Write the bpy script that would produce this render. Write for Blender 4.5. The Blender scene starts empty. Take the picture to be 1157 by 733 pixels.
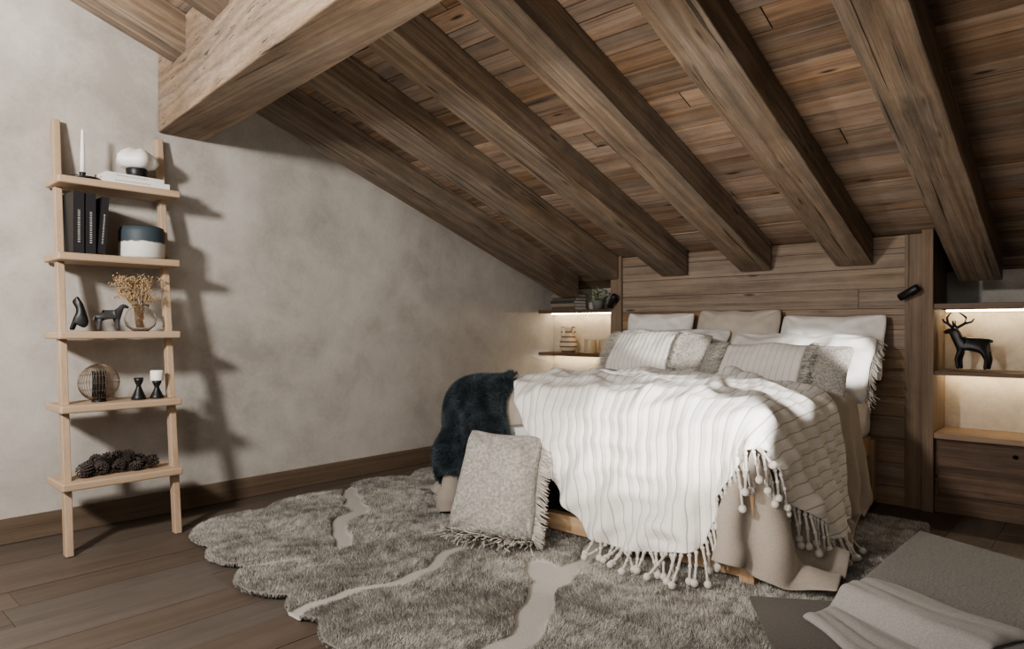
import bpy, math, random
import numpy as np
from mathutils import Vector, Matrix, noise as mn
from mathutils.bvhtree import BVHTree
random.seed(7); rng=np.random.default_rng(7)
COL=bpy.context.scene.collection
# ---------------------------------------------------------------- helpers
def link(o): COL.objects.link(o); return o
def tag(o,label=None,cat=None,group=None,kind=None):
    if label: o["label"]=label
    if cat: o["category"]=cat
    if group: o["group"]=group
    if kind: o["kind"]=kind
    return o
def mk(name,verts,faces,mat=None,loc=(0,0,0),smooth=False,par=None):
    me=bpy.data.meshes.new(name); me.from_pydata([tuple(v) for v in verts],[],faces); me.update()
    if smooth: me.polygons.foreach_set('use_smooth',[True]*len(me.polygons))
    o=bpy.data.objects.new(name,me); o.location=loc
    if mat: me.materials.append(mat)
    link(o)
    if par: o.parent=par
    return o
def empty(name,loc=(0,0,0),par=None):
    o=bpy.data.objects.new(name,None); o.empty_display_size=.05; o.location=loc; link(o)
    if par: o.parent=par
    return o
def bev(o,w=.004,s=2):
    m=o.modifiers.new('Bevel','BEVEL'); m.width=w; m.segments=s; m.limit_method='ANGLE'; return o
def boxvf(x0,x1,y0,y1,z0,z1):
    v=[(x0,y0,z0),(x1,y0,z0),(x1,y1,z0),(x0,y1,z0),(x0,y0,z1),(x1,y0,z1),(x1,y1,z1),(x0,y1,z1)]
    f=[(0,3,2,1),(4,5,6,7),(0,1,5,4),(1,2,6,5),(2,3,7,6),(3,0,4,7)]
    return v,f
def box(name,x0,x1,y0,y1,z0,z1,mat,par=None,b=.003):
    c=((x0+x1)/2,(y0+y1)/2,z0)
    v,f=boxvf(x0-c[0],x1-c[0],y0-c[1],y1-c[1],0,z1-z0)
    o=mk(name,v,f,mat,c,par=par)
    if b: bev(o,b)
    return o
def boxw(name,x0,x1,y0,y1,z0,z1,mat,par,b=.003):
    p=par.location
    return box(name,x0-p.x,x1-p.x,y0-p.y,y1-p.y,z0-p.z,z1-p.z,mat,par,b)
def lathevf(prof,n=32):
    v=[];f=[]
    for r,z in prof:
        for k in range(n):
            a=2*math.pi*k/n; v.append((r*math.cos(a),r*math.sin(a),z))
    m=len(prof)
    for i in range(m-1):
        for k in range(n):
            a=i*n+k; b=i*n+(k+1)%n
            f.append((a,b,b+n,a+n))
    f.append(tuple(reversed(range(n)))); f.append(tuple(range((m-1)*n,m*n)))
    return v,f
def lathe(name,prof,mat,loc=(0,0,0),n=32,par=None):
    v,f=lathevf(prof,n); return mk(name,v,f,mat,loc,True,par)
def tubevf(pts,rad,n=8,v=None,f=None):
    v=[] if v is None else v; f=[] if f is None else f
    pts=[Vector(p) for p in pts]; m=len(pts)
    if not hasattr(rad,'__len__'): rad=[rad]*m
    b0=len(v); up=Vector((.13,.21,.97))
    for i,p in enumerate(pts):
        t=(pts[min(i+1,m-1)]-pts[max(i-1,0)]).normalized()
        if abs(t.dot(up))>.95: u2=Vector((1,.1,0))
        else: u2=up
        a=t.cross(u2).normalized(); b=t.cross(a).normalized()
        for k in range(n):
            an=2*math.pi*k/n; v.append(tuple(p+(a*math.cos(an)+b*math.sin(an))*rad[i]))
    for i in range(m-1):
        for k in range(n):
            x=b0+i*n+k; y=b0+i*n+(k+1)%n
            f.append((x,x+n,y+n,y))
    f.append(tuple(range(b0,b0+n))); f.append(tuple(reversed(range(b0+(m-1)*n,b0+m*n))))
    return v,f
def tube(name,pts,rad,mat,loc=(0,0,0),n=10,par=None):
    v,f=tubevf(pts,rad,n); return mk(name,v,f,mat,loc,True,par)
def spherevf(c,r,nu=10,nv=7,v=None,f=None,sz=1):
    v=[] if v is None else v; f=[] if f is None else f
    b=len(v); v.append((c[0],c[1],c[2]-r*sz))
    for i in range(1,nv):
        ph=-math.pi/2+math.pi*i/nv
        for k in range(nu):
            a=2*math.pi*k/nu; v.append((c[0]+r*math.cos(ph)*math.cos(a),c[1]+r*math.cos(ph)*math.sin(a),c[2]+r*sz*math.sin(ph)))
    v.append((c[0],c[1],c[2]+r*sz)); t=len(v)-1
    for k in range(nu):
        f.append((b,b+1+(k+1)%nu,b+1+k)); f.append((t,t-nu+k,t-nu+(k+1)%nu))
    for i in range(nv-2):
        for k in range(nu):
            x=b+1+i*nu+k;y=b+1+i*nu+(k+1)%nu; f.append((x,y,y+nu,x+nu))
    return v,f
def fastmesh(name,V,F,mat,tint=None,par=None,smooth=False):
    me=bpy.data.meshes.new(name); me.vertices.add(len(V)); me.vertices.foreach_set('co',V.astype(np.float32).ravel())
    m,k=F.shape; me.loops.add(m*k); me.loops.foreach_set('vertex_index',F.astype(np.int32).ravel())
    me.polygons.add(m); me.polygons.foreach_set('loop_start',np.arange(0,m*k,k,dtype=np.int32))
    me.update(calc_edges=True)
    if smooth: me.polygons.foreach_set('use_smooth',np.ones(m,dtype=bool))
    if tint is not None:
        a=me.attributes.new('tint','FLOAT','POINT'); a.data.foreach_set('value',tint.astype(np.float32))
    me.materials.append(mat)
    o=bpy.data.objects.new(name,me); link(o)
    if par: o.parent=par
    return o
def blades(name,P,D,L,W,mat,tint,par=None):
    n=len(P); D=D/np.linalg.norm(D,axis=1)[:,None]
    side=np.cross(D,rng.normal(size=(n,3))); side/=np.linalg.norm(side,axis=1)[:,None]
    V=np.empty((n,3,3)); V[:,0]=P-side*W[:,None]*.5; V[:,1]=P+side*W[:,None]*.5; V[:,2]=P+D*L[:,None]
    T=np.repeat(tint,3)
    return fastmesh(name,V.reshape(-1,3),np.arange(3*n).reshape(-1,3),mat,T,par)
# ---------------------------------------------------------------- materials
class NT:
    def __init__(s,name):
        s.m=bpy.data.materials.new(name); s.m.use_nodes=True; s.t=s.m.node_tree; s.b=s.t.nodes['Principled BSDF']
    def n(s,typ,**k):
        x=s.t.nodes.new(typ)
        for a,b in k.items(): setattr(x,a,b)
        return x
    def l(s,a,b): s.t.links.new(a,b)
    def math(s,op,a,b=None,c=None):
        x=s.n('ShaderNodeMath',operation=op)
        for i,q in enumerate((a,b,c)):
            if q is None: continue
            if isinstance(q,(int,float)): x.inputs[i].default_value=q
            else: s.l(q,x.inputs[i])
        return x.outputs[0]
    def ramp(s,fac,stops):
        r=s.n('ShaderNodeValToRGB'); e=r.color_ramp.elements
        while len(e)<len(stops): e.new(.5)
        for q,(p,c) in zip(e,stops): q.position=p; q.color=(*c,1) if len(c)==3 else c
        s.l(fac,r.inputs[0]); return r.outputs[0]
    def noise(s,vec,scale,detail=4,dist=0,rough=.5):
        x=s.n('ShaderNodeTexNoise'); x.inputs['Scale'].default_value=scale; x.inputs['Detail'].default_value=detail
        x.inputs['Distortion'].default_value=dist; x.inputs['Roughness'].default_value=rough
        if vec is not None: s.l(vec,x.inputs['Vector'])
        return x.outputs['Fac']
    def scale(s,vec,sc):
        x=s.n('ShaderNodeVectorMath',operation='MULTIPLY'); s.l(vec,x.inputs[0]); x.inputs[1].default_value=sc; return x.outputs[0]
    def mix(s,f,a,b,mode='MIX'):
        x=s.n('ShaderNodeMix',data_type='RGBA',blend_type=mode)
        if isinstance(f,(int,float)): x.inputs[0].default_value=f
        else: s.l(f,x.inputs[0])
        for i,q in ((6,a),(7,b)):
            if isinstance(q,tuple): x.inputs[i].default_value=(*q,1)
            else: s.l(q,x.inputs[i])
        return x.outputs[2]
    def bump(s,h,st=.3,d=.01):
        x=s.n('ShaderNodeBump'); x.inputs['Strength'].default_value=st; x.inputs['Distance'].default_value=d
        s.l(h,x.inputs['Height']); s.l(x.outputs[0],s.b.inputs['Normal'])
    def col(s,c):
        if isinstance(c,tuple): s.b.inputs['Base Color'].default_value=(*c,1)
        else: s.l(c,s.b.inputs['Base Color'])
    def rough(s,r): s.b.inputs['Roughness'].default_value=r
def wood(name,dark,mid,light,axis=0,cracks=.5,rough=.65,var=.5,ring=22,bumpst=.4,cross=1.0,knots=0,soft=1.,grey=0):
    t=NT(name); tc=t.n('ShaderNodeTexCoord'); at=t.n('ShaderNodeAttribute',attribute_name='tint'); oi=t.n('ShaderNodeObjectInfo')
    r=t.math('ADD',at.outputs['Fac'],oi.outputs['Random'])
    cx=t.n('ShaderNodeCombineXYZ'); t.l(t.math('MULTIPLY',r,37.),cx.inputs[0]); t.l(t.math('MULTIPLY',r,91.),cx.inputs[1]); t.l(t.math('MULTIPLY',r,53.),cx.inputs[2])
    ad=t.n('ShaderNodeVectorMath',operation='ADD'); t.l(tc.outputs['Object'],ad.inputs[0]); t.l(cx.outputs[0],ad.inputs[1])
    vec=ad.outputs[0]
    if axis=='slope':
        mp=t.n('ShaderNodeMapping'); mp.inputs['Rotation'].default_value=(math.atan(.34),0,0); t.l(vec,mp.inputs['Vector']); vec=mp.outputs[0]; axis=1
    def S(al,cr):
        v=[cr*cross]*3; v[axis]=al; return tuple(v)
    low=t.noise(t.scale(vec,S(.16,4.5)),1,2,.0)
    kd=None
    if knots:
        vo=t.n('ShaderNodeTexVoronoi'); vo.inputs['Scale'].default_value=1; t.l(t.scale(vec,S(1.9,8.5)),vo.inputs['Vector']); kd=vo.outputs['Distance']
        low=t.math('ADD',low,t.math('MULTIPLY',t.ramp(kd,[(.0,(1,1,1)),(.30,(0,0,0))]),.08))
    rg=t.math('MULTIPLY_ADD',t.math('SINE',t.math('MULTIPLY',low,ring*4.)),.5,.5)
    fine=t.noise(t.scale(vec,S(2.4,190)),1,5,.0,.7)
    med=t.noise(t.scale(vec,S(.6,46)),1,4,.0,.65)
    blot=t.noise(t.scale(vec,S(2.2,4)),1,6,.3,.7)
    f=t.math('ADD',t.math('ADD',t.math('MULTIPLY',rg,.10),t.math('MULTIPLY',med,.26)),t.math('ADD',t.math('MULTIPLY',fine,.46),t.math('MULTIPLY',blot,.38)))
    c=t.ramp(f,[(.60-.21*soft,dark),(.60,mid),(.60+.21*soft,light)])
    if grey:
        gn=t.noise(t.scale(vec,S(.8,7)),1,4,.4,.6); bw=t.n('ShaderNodeRGBToBW'); t.l(c,bw.inputs[0])
        gc=t.n('ShaderNodeMix',data_type='RGBA',blend_type='MULTIPLY'); gc.inputs[0].default_value=1; t.l(bw.outputs[0],gc.inputs[6]); gc.inputs[7].default_value=(1.14,.98,.82,1)
        c=t.mix(t.math('MULTIPLY',t.ramp(gn,[(.40,(0,0,0)),(.60,(1,1,1))]),grey),c,gc.outputs[2])
    cr=t.noise(t.scale(vec,S(.8,60)),1,3,.1,.55)
    cm=t.ramp(cr,[(.30,(1-cracks,)*3),(.35,(1,1,1))])
    c=t.mix(1.,c,cm,'MULTIPLY')
    if knots: c=t.mix(1.,c,t.ramp(kd,[(.05,(1-knots,)*3),(.11,(1,1,1))]),'MULTIPLY')
    wn=t.n('ShaderNodeTexWhiteNoise',noise_dimensions='1D'); t.l(at.outputs['Fac'],wn.inputs['W'])
    tv=t.math('MULTIPLY_ADD',wn.outputs[0],var*1.2,1-var*.55)
    hs=t.n('ShaderNodeHueSaturation'); t.l(tv,hs.inputs['Value']); t.l(c,hs.inputs['Color'])
    w2=t.n('ShaderNodeTexWhiteNoise',noise_dimensions='1D'); t.l(t.math('ADD',at.outputs['Fac'],3.7),w2.inputs['W'])
    t.l(t.math('MULTIPLY_ADD',w2.outputs[0],.35,.66),hs.inputs['Saturation'])
    t.col(hs.outputs[0]); t.rough(rough)
    h=t.math('ADD',t.math('MULTIPLY',fine,.7),t.math('MULTIPLY',t.ramp(cr,[(.30,(0,0,0)),(.35,(1,1,1))]),.8))
    t.bump(h,bumpst,.008); return t.m
def plain(name,c,rough=.5,metal=0,emit=None,es=1,noisy=0,bump=0,bs=60):
    t=NT(name); t.rough(rough); t.b.inputs['Metallic'].default_value=metal
    tc=t.n('ShaderNodeTexCoord'); nz=t.noise(tc.outputs['Object'],bs,4)
    k=noisy if noisy else .06
    t.col(t.mix(nz,tuple(x*(1-k) for x in c),tuple(min(1,x*(1+k)) for x in c)))
    if bump: t.bump(nz,bump,.004)
    if emit: t.b.inputs['Emission Color'].default_value=(*emit,1); t.b.inputs['Emission Strength'].default_value=es
    return t.m
def fabric(name,c,c2=None,weave=220,rough=.95,stripe=None,bumpst=.35,uv=False,mott=.15,big=6):
    t=NT(name); tc=t.n('ShaderNodeTexCoord'); vec=tc.outputs['UV' if uv else 'Object']
    n1=t.noise(vec,weave,3); n2=t.noise(vec,big,4)
    c2=c2 or tuple(x*.75 for x in c)
    cc=t.mix(t.ramp(n1,[(.35,(0,0,0)),(.65,(1,1,1))]),c2,c)
    cc=t.mix(t.math('MULTIPLY',n2,mott),cc,tuple(x*.5 for x in c))
    h=n1
    if stripe:
        dirv,freq,sc,th=stripe
        dp=t.n('ShaderNodeVectorMath',operation='DOT_PRODUCT'); t.l(vec,dp.inputs[0]); dp.inputs[1].default_value=dirv
        wob=t.math('MULTIPLY_ADD',n2,.008,dp.outputs['Value'])
        fr=t.math('FRACT',t.math('MULTIPLY',wob,freq))
        d=t.math('ABSOLUTE',t.math('SUBTRACT',fr,.5))
        m=t.ramp(d,[(th,(1,1,1)),(th+.04,(0,0,0))])
        cc=t.mix(m,cc,sc)
        h=t.math('ADD',t.math('MULTIPLY',n1,.4),t.math('MULTIPLY',d,3.))
    t.col(cc); t.rough(rough); t.bump(h,bumpst,.004)
    t.b.inputs['Sheen Weight'].default_value=.15
    return t.m
def strand(name,c1,c2,rough=.9,spec=.2):
    t=NT(name); at=t.n('ShaderNodeAttribute',attribute_name='tint')
    t.col(t.ramp(at.outputs['Fac'],[(0,c1),(1,c2)])); t.rough(rough); t.b.inputs['Specular IOR Level'].default_value=spec
    return t.m

def plaster(name,c1,c2,c3,s=1.):
    t=NT(name); tc=t.n('ShaderNodeTexCoord'); o=tc.outputs['Object']
    a=t.noise(o,1.1*s,6,.6,.6); b=t.noise(o,4.5*s,6,.3,.65); c=t.noise(o,45*s,5)
    f=t.math('ADD',t.math('MULTIPLY',a,.55),t.math('ADD',t.math('MULTIPLY',b,.35),t.math('MULTIPLY',c,.1)))
    t.col(t.ramp(f,[(.36,c1),(.5,c2),(.64,c3)])); t.rough(.85)
    t.bump(t.math('ADD',t.math('MULTIPLY',b,.5),t.math('MULTIPLY',c,.3)),.25,.012); return t.m

M_beam=wood('beam_wood',(.085,.054,.033),(.205,.139,.085),(.37,.265,.175),'slope',.75,.85,.0,14,.9,knots=.6,grey=.5,soft=.95)
M_purl=wood('purlin_wood',(.13,.084,.050),(.28,.19,.117),(.44,.32,.21),0,.65,.85,.0,14,.8,knots=.5,grey=.4,soft=.95)
M_ceil=wood('ceiling_plank_wood',(.12,.067,.036),(.28,.168,.095),(.45,.30,.185),0,.65,.8,.46,10,.6,knots=.8,grey=.5,soft=.9)
M_head=wood('headboard_wood',(.13,.077,.042),(.255,.163,.092),(.37,.255,.153),0,.5,.75,.12,12,.5,knots=.7,grey=.4,soft=.9)
M_headv=wood('headboard_post_wood',(.095,.057,.032),(.18,.114,.064),(.26,.173,.103),2,.5,.7,.1,12,.45,grey=.3)
M_floor=wood('floor_wood',(.075,.056,.042),(.115,.087,.066),(.160,.125,.098),1,.25,.5,.12,10,.2,soft=1.2,knots=.3)
M_base=wood('baseboard_wood',(.10,.067,.042),(.155,.107,.068),(.20,.142,.096),1,.3,.55,.0,10,.2)
M_cab=wood('cabinet_wood',(.06,.034,.02),(.13,.077,.045),(.21,.13,.08),0,.55,.65,.25,14,.5,knots=.7,soft=.9)
M_shelf=wood('shelf_wood',(.17,.10,.055),(.27,.17,.095),(.36,.24,.145),0,.3,.55,.0,12,.2)
M_shelfd=wood('dark_shelf_wood',(.07,.037,.021),(.12,.066,.036),(.17,.10,.057),0,.3,.55,.0,12,.2)
M_lad=wood('ladder_wood',(.38,.25,.15),(.47,.33,.21),(.55,.40,.265),1,.12,.55,.0,8,.1)
M_ladv=wood('ladder_rail_wood',(.36,.235,.14),(.45,.315,.20),(.53,.38,.25),2,.12,.55,.0,8,.1)
M_bed=wood('bed_frame_wood',(.26,.155,.08),(.42,.27,.145),(.55,.375,.215),0,.35,.55,.0,12,.25)
M_bedv=wood('bed_leg_wood',(.26,.155,.08),(.42,.27,.145),(.55,.375,.215),2,.35,.55,.0,12,.25)
M_wall=plaster('grey_plaster',(.35,.325,.293),(.475,.445,.408),(.57,.543,.505))
M_niche=plaster('niche_plaster',(.42,.36,.28),(.5,.44,.36),(.58,.52,.43),5)
M_black=plain('black_metal',(.012,.012,.013),.45)
M_white=plain('white_ceramic',(.8,.78,.75),.5)
M_wax=plain('white_wax',(.85,.82,.76),.6)
M_paper=plain('paper_pages',(.7,.66,.58),.8)
M_led=plain('led_strip',(1,.9,.7),.5,emit=(1,.82,.56),es=34)
M_sheet=fabric('white_cotton',(.76,.745,.72),(.69,.675,.65),300,bumpst=.15,mott=.1)
M_taupe=fabric('taupe_linen',(.35,.308,.265),(.275,.24,.207),260,bumpst=.3)
M_throw=fabric('white_striped_knit',(.74,.725,.695),(.64,.62,.59),180,uv=True,stripe=((1,.10,0),19.,(.36,.335,.305),.03),bumpst=.7,mott=.15)
M_tas=fabric('tassel_yarn',(.60,.565,.52),(.43,.40,.37),300,bumpst=.5)
M_cush=fabric('grey_boucle',(.44,.415,.375),(.23,.213,.192),90,bumpst=.8,mott=.3,big=14)
M_cushf=fabric('pale_boucle',(.42,.40,.37),(.24,.225,.205),70,bumpst=.6,mott=.35,big=14)
M_cushw=fabric('striped_cushion_cloth',(.76,.74,.70),(.67,.65,.61),200,stripe=((1,0,0),26.,(.50,.47,.43),.035),bumpst=.5)
M_beige=fabric('beige_linen',(.52,.47,.41),(.43,.385,.335),260)
M_fringe=strand('fringe_yarn',(.34,.315,.285),(.66,.625,.575))
M_fur=strand('slate_fur',(.024,.032,.039),(.12,.148,.168),.9)
M_furb=plain('slate_fur_backing',(.033,.042,.049),.95)
M_pile=strand('rug_pile',(.13,.12,.107),(.75,.72,.668),.95,.1)

# ---------------------------------------------------------------- room
SL=.34
def cz(y): return 1.76+SL*(4.89-y)
WX=-4.40; RX=1.9; FY=-1.7; BY=5.55
def planks(name,u0,u1,v0,v1,w,fn,th,mat,lmin=1.4,lmax=3.,gap=.004,varw=.25):
    V=[];F=[];T=[]; v=v0
    while v<v1-1e-4:
        ww=min(w*random.uniform(1-varw,1+varw),v1-v); 
        if v1-v-ww<.03: ww=v1-v
        u=u0-random.uniform(0,lmax*.7)
        while u<u1:
            l=random.uniform(lmin,lmax); a=max(u,u0); b=min(u+l,u1); u+=l
            if b-a<.02: continue
            b0=len(V); g=gap/2; off=random.uniform(0,.003)
            for h in (off,th):
                for (uu,vv) in ((a+g,v+g),(b-g,v+g),(b-g,v+ww-g),(a+g,v+ww-g)): V.append(fn(uu,vv,h))
            for q in ((0,1,2,3),(4,7,6,5),(0,4,5,1),(1,5,6,2),(2,6,7,3),(3,7,4,0)): F.append(tuple(b0+i for i in q))
            T+= [random.random()*5]*8
        v+=ww
    o=mk(name,V,F,mat); a=o.data.attributes.new('tint','FLOAT','POINT'); a.data.foreach_set('value',T); return o
ce=planks('ceiling',WX-.05,RX+.1,FY-.1,BY+.1,.13,lambda u,v,h:(u,v,cz(v)+h),.03,M_ceil,2.2,4.6,.006); tag(ce,kind='structure')
roof=mk('roof_deck',[(WX-.2,FY-.2,cz(FY-.2)+.04),(RX+.2,FY-.2,cz(FY-.2)+.04),(RX+.2,BY+.2,cz(BY+.2)+.04),(WX-.2,BY+.2,cz(BY+.2)+.04),
   (WX-.2,FY-.2,cz(FY-.2)+.10),(RX+.2,FY-.2,cz(FY-.2)+.10),(RX+.2,BY+.2,cz(BY+.2)+.10),(WX-.2,BY+.2,cz(BY+.2)+.10)],
   [(0,3,2,1),(4,5,6,7),(0,1,5,4),(1,2,6,5),(2,3,7,6),(3,0,4,7)],M_cab); roof.parent=ce
tag(roof,kind='structure')
fl=planks('floor',FY-.1,BY+.1,WX-.05,RX+.1,.22,lambda u,v,h:(v,u,-h),.03,M_floor,1.4,2.6,.002,.05); tag(fl,kind='structure')
box('floor_base',WX-.1,RX+.1,FY-.1,BY+.1,-.08,-.031,M_cab,par=fl,b=0)["kind"]='structure'
def slopebox(name,x0,x1,y0,y1,z0,mat,dz=.02,par=None):
    p=par.location if par else Vector((0,0,0))
    V=[(x0,y0,z0),(x1,y0,z0),(x1,y1,z0),(x0,y1,z0),(x0,y0,cz(y0)+dz),(x1,y0,cz(y0)+dz),(x1,y1,cz(y1)+dz),(x0,y1,cz(y1)+dz)]
    V=[(a-p.x,b-p.y,c-p.z) for a,b,c in V]
    return mk(name,V,[(0,3,2,1),(4,5,6,7),(0,1,5,4),(1,2,6,5),(2,3,7,6),(3,0,4,7)],mat,par=par)
tag(slopebox('wall_left',WX-.12,WX,FY-.1,BY+.1,0,M_wall),kind='structure')
tag(slopebox('wall_right',RX,RX+.12,FY-.1,BY+.1,0,M_wall),kind='structure')
tag(slopebox('wall_back',WX,RX,BY,BY+.1,0,M_wall),kind='structure')
tag(slopebox('wall_front',WX,RX,FY-.1,FY,0,M_wall),kind='structure')
bb=box('baseboard_left',WX,WX+.02,FY,5.2,0,.135,M_base,b=.004); tag(bb,kind='structure')

# ---------------------------------------------------------------- beams
def sbeam(name,x0,x1,y0,y1,depth=.205):
    cx=(x0+x1)/2; n=24; V=[];F=[]
    for i in range(n+1):
        y=y0+(y1-y0)*i/n
        j=[random.uniform(-.0018,.0018) for _ in range(4)]
        V+=[(x0-cx+j[0],y-y0,cz(y)-depth-cz(y0)+j[1]),(x1-cx+j[2],y-y0,cz(y)-depth-cz(y0)+j[3]),(x1-cx+j[2],y-y0,cz(y)-.001-cz(y0)),(x0-cx+j[0],y-y0,cz(y)-.001-cz(y0))]
    for i in range(n):
        for k in range(4):
            a=i*4+k;b=i*4+(k+1)%4; F.append((a,b,b+4,a+4))
    F.append((3,2,1,0)); F.append(tuple(n*4+k for k in range(4)))
    o=mk(name,V,F,M_beam,(cx,y0,cz(y0))); bev(o,.004,1); return o
def pofs(x): return -.093*(x-WX)
XR=[-3.85,-3.19,-2.54,-1.876,-1.21,-.555,.1,.76]
for i,x in enumerate(XR):
    o=sbeam('ceiling_beam',x-.23,x,1.93+pofs(x-.23),5.2 if i in(0,5,6,7) else 4.86)
    tag(o,'rough-hewn brown timber rafter carrying the sloped plank ceiling','beam','sloping rafters')
for x in XR[:2]:
    tag(sbeam('ceiling_beam',x-.23,x,FY+.02,1.63+pofs(x)),'short brown timber rafter above the cross beam','beam','sloping rafters')
n=20;V=[];F=[]
PB=2.35
for i in range(n+1):
    x=WX+.01+(RX-WX-.02)*i/n; j=[random.uniform(-.002,.002) for _ in range(4)]; q=pofs(x)
    V+=[(x,1.6+q,PB+j[0]),(x,1.9+q,PB+j[1]),(x,1.9+q+j[2],cz(1.9+q)-.002),(x,1.6+q+j[3],cz(1.6+q)-.002)]
for i in range(n):
    for k in range(4):
        a=i*4+k;b=i*4+(k+1)%4; F.append((a,a+4,b+4,b))
F.append((0,1,2,3)); F.append(tuple(n*4+3-k for k in range(4)))
o=mk('cross_beam',V,F,M_purl); bev(o,.008,2); tag(o,'massive squared oak cross beam set into the plaster wall','beam')

# ---------------------------------------------------------------- headboard
hb=empty('headboard',(-2.07,5.0,0)); tag(hb,'full-height reclaimed timber panel headboard behind the bed','headboard')
o=planks('panel',-3.16,-1.03,.0,1.745,.145,lambda u,v,h:(u+2.07,-.11+h,v),.03,M_head,2.6,5.0,.003,.2); o.parent=hb
o=mk('core',*boxvf(-1.09,1.15,-.078,.2,0,1.66),M_headv); o.parent=hb
boxw('stile',-1.03,-.93,4.875,4.92,0,1.745,M_headv,hb)
slopebox('stile',-.93,-.87,4.86,5.3,0,M_headv,-.004,hb)
slopebox('stile',-3.27,-3.16,4.875,5.3,0,M_headv,-.004,hb)
def wlamp(x,z,tilt):
    e=empty('wall_lamp',(x,4.875,z)); tag(e,'small matte black reading spotlight on the timber headboard','wall lamp','headboard reading lamps')
    lathe('wall_mount',[(.0,0),(.022,0),(.022,.012),(.0,.012)],M_black,n=20,par=e).rotation_euler=(math.radians(90),0,0)
    tube('arm',[(0,-.01,0),(0,-.045,0)],.006,M_black,par=e)
    d=Vector((math.cos(tilt),-.25,math.sin(tilt))).normalized(); c=Vector((0,-.06,0))
    tube('lamp_head',[c-d*.075,c-d*.074,c+d*.05,c+d*.055],[.018,.024,.026,.02],M_black,n=18,par=e)
wlamp(-.985,1.375,.5); wlamp(-3.21,1.385,.9)

# ---------------------------------------------------------------- right built-in cabinet
cb=empty('built_in_cabinet',(.4,5.05,0)); tag(cb,'built-in dark timber cabinet with lit display niches beside the headboard','cabinet')
CX0,CX1=-.87,RX-.02
boxw('back_panel',CX0,CX1,5.24,5.28,.1,1.27,M_niche,cb,0)
boxw('top_shelf',CX0,CX1,4.87,5.54,1.265,1.30,M_shelfd,cb)
boxw('shelf',CX0,CX1,4.88,5.24,.855,.88,M_shelfd,cb)
boxw('shelf',CX0,CX1,4.87,5.24,.46,.495,M_shelf,cb)
for z in (1.263,.853):
    boxw('led_strip',CX0+.02,CX1-.02,5.16,5.175,z-.008,z,M_led,cb,0)
boxw('plinth',CX0,CX1,4.90,5.24,0,.1,M_cab,cb)
boxw('body',CX0,CX1,4.91,5.24,.1,.46,M_cab,cb)
x=CX0+.02
while x<CX1-.3:
    d=boxw('door',x,x+.44,4.885,4.91,.115,.445,M_cab,cb,.006)
    k=lathe('knob',[(.0,0),(.008,0),(.007,.012),(.012,.018),(.0,.024)],M_black,(.17,-.0125,.28),16,par=d); k.rotation_euler=(math.radians(90),0,0)
    x+=.455
# left shelves
ls=empty('wall_shelf',(-3.83,5.4,0)); tag(ls,'dark timber shelves with warm light in the niche beside the headboard','shelf')
boxw('back_panel',WX+.002,-3.27,5.5,5.545,.0,1.3,M_niche,ls,0)
boxw('shelf',WX+.002,-3.28,5.25,5.5,1.295,1.325,M_shelfd,ls)
boxw('shelf',WX+.002,-3.28,5.25,5.5,.87,.90,M_shelfd,ls)
boxw('led_strip',WX+.03,-3.3,5.43,5.445,1.286,1.294,M_led,ls,0)
boxw('led_strip',WX+.03,-3.3,5.43,5.445,.861,.869,M_led,ls,0)

# ---------------------------------------------------------------- bed
BX0,BX1,BY0,BY1=-3.05,-1.18,2.86,4.84
bed=empty('bed',(-2.115,3.85,.02)); tag(bed,'rustic light timber double bed frame standing on the rug','bed')
for x in (BX0,BX1-.07):
    boxw('leg',x,x+.07,BY0,BY0+.08,.03,.43,M_bedv,bed,.008)
    boxw('leg',x,x+.07,BY1-.08,BY1,.03,.43,M_bedv,bed,.008)
boxw('foot_rail',BX0+.07,BX1-.07,BY0+.02,BY0+.07,.31,.42,M_bed,bed,.006)
boxw('foot_rail',BX0+.07,BX1-.07,BY0+.01,BY0+.07,.05,.14,M_bed,bed,.006)
for x in (BX0+.02,BX1-.07):
    boxw('side_rail',x,x+.05,BY0+.08,BY1-.08,.33,.45,M_bedv,bed,.006)
    boxw('side_rail',x,x+.05,BY0+.08,BY1-.08,.05,.13,M_bedv,bed,.006)
boxw('slat_base',BX0+.07,BX1-.07,BY0+.07,BY1-.02,.39,.43,M_bed,bed,.004)
MT=.76; MC=np.array([(BX0+BX1)/2,(BY0+BY1)/2,(MT-1)/2]); 
def crown(x,y):
    a=np.clip(1-((x+2.25)/1.0)**2,0,1); b=np.clip((y-2.75)/.5,0,1)
    lump=.018*np.sin(x*9+1.5*np.sin(y*5))*np.sin(y*8+2*np.sin(x*4))
    return .070*a*(b*b*(3-2*b))+lump*np.clip((y-2.9)/.2,0,1)*np.clip((4.35-y)/.2,0,1)*np.clip((-1.2-x)/.2,0,1)*np.clip((x+3.05)/.2,0,1)
g=26; V=[];F=[]; idx={}
hx,hy,hz=(BX1-BX0)/2-.02,(BY1-BY0)/2-.01,(.75-.435)/2; r=.06
def mv(a,b,c):
    k=(a,b,c)
    if k in idx: return idx[k]
    p=np.array([(2*a/g-1)*hx,(2*b/g-1)*hy,(2*c/6-1)*hz]); q=np.clip(p,[-hx+r,-hy+r,-hz+r],[hx-r,hy-r,hz-r]); d=p-q; l=np.linalg.norm(d)
    if l>1e-6: p=q+d/l*r
    w=p+np.array([MC[0],MC[1],.435+hz])
    if c>3: w[2]+=float(crown(w[0],w[1]))*(c-3)/3
    idx[k]=len(V); V.append(tuple(w)); return idx[k]
for a in range(g):
    for b in range(g):
        F.append((mv(a,b,6),mv(a+1,b,6),mv(a+1,b+1,6),mv(a,b+1,6))); F.append((mv(a,b,0),mv(a,b+1,0),mv(a+1,b+1,0),mv(a+1,b,0)))
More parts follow.
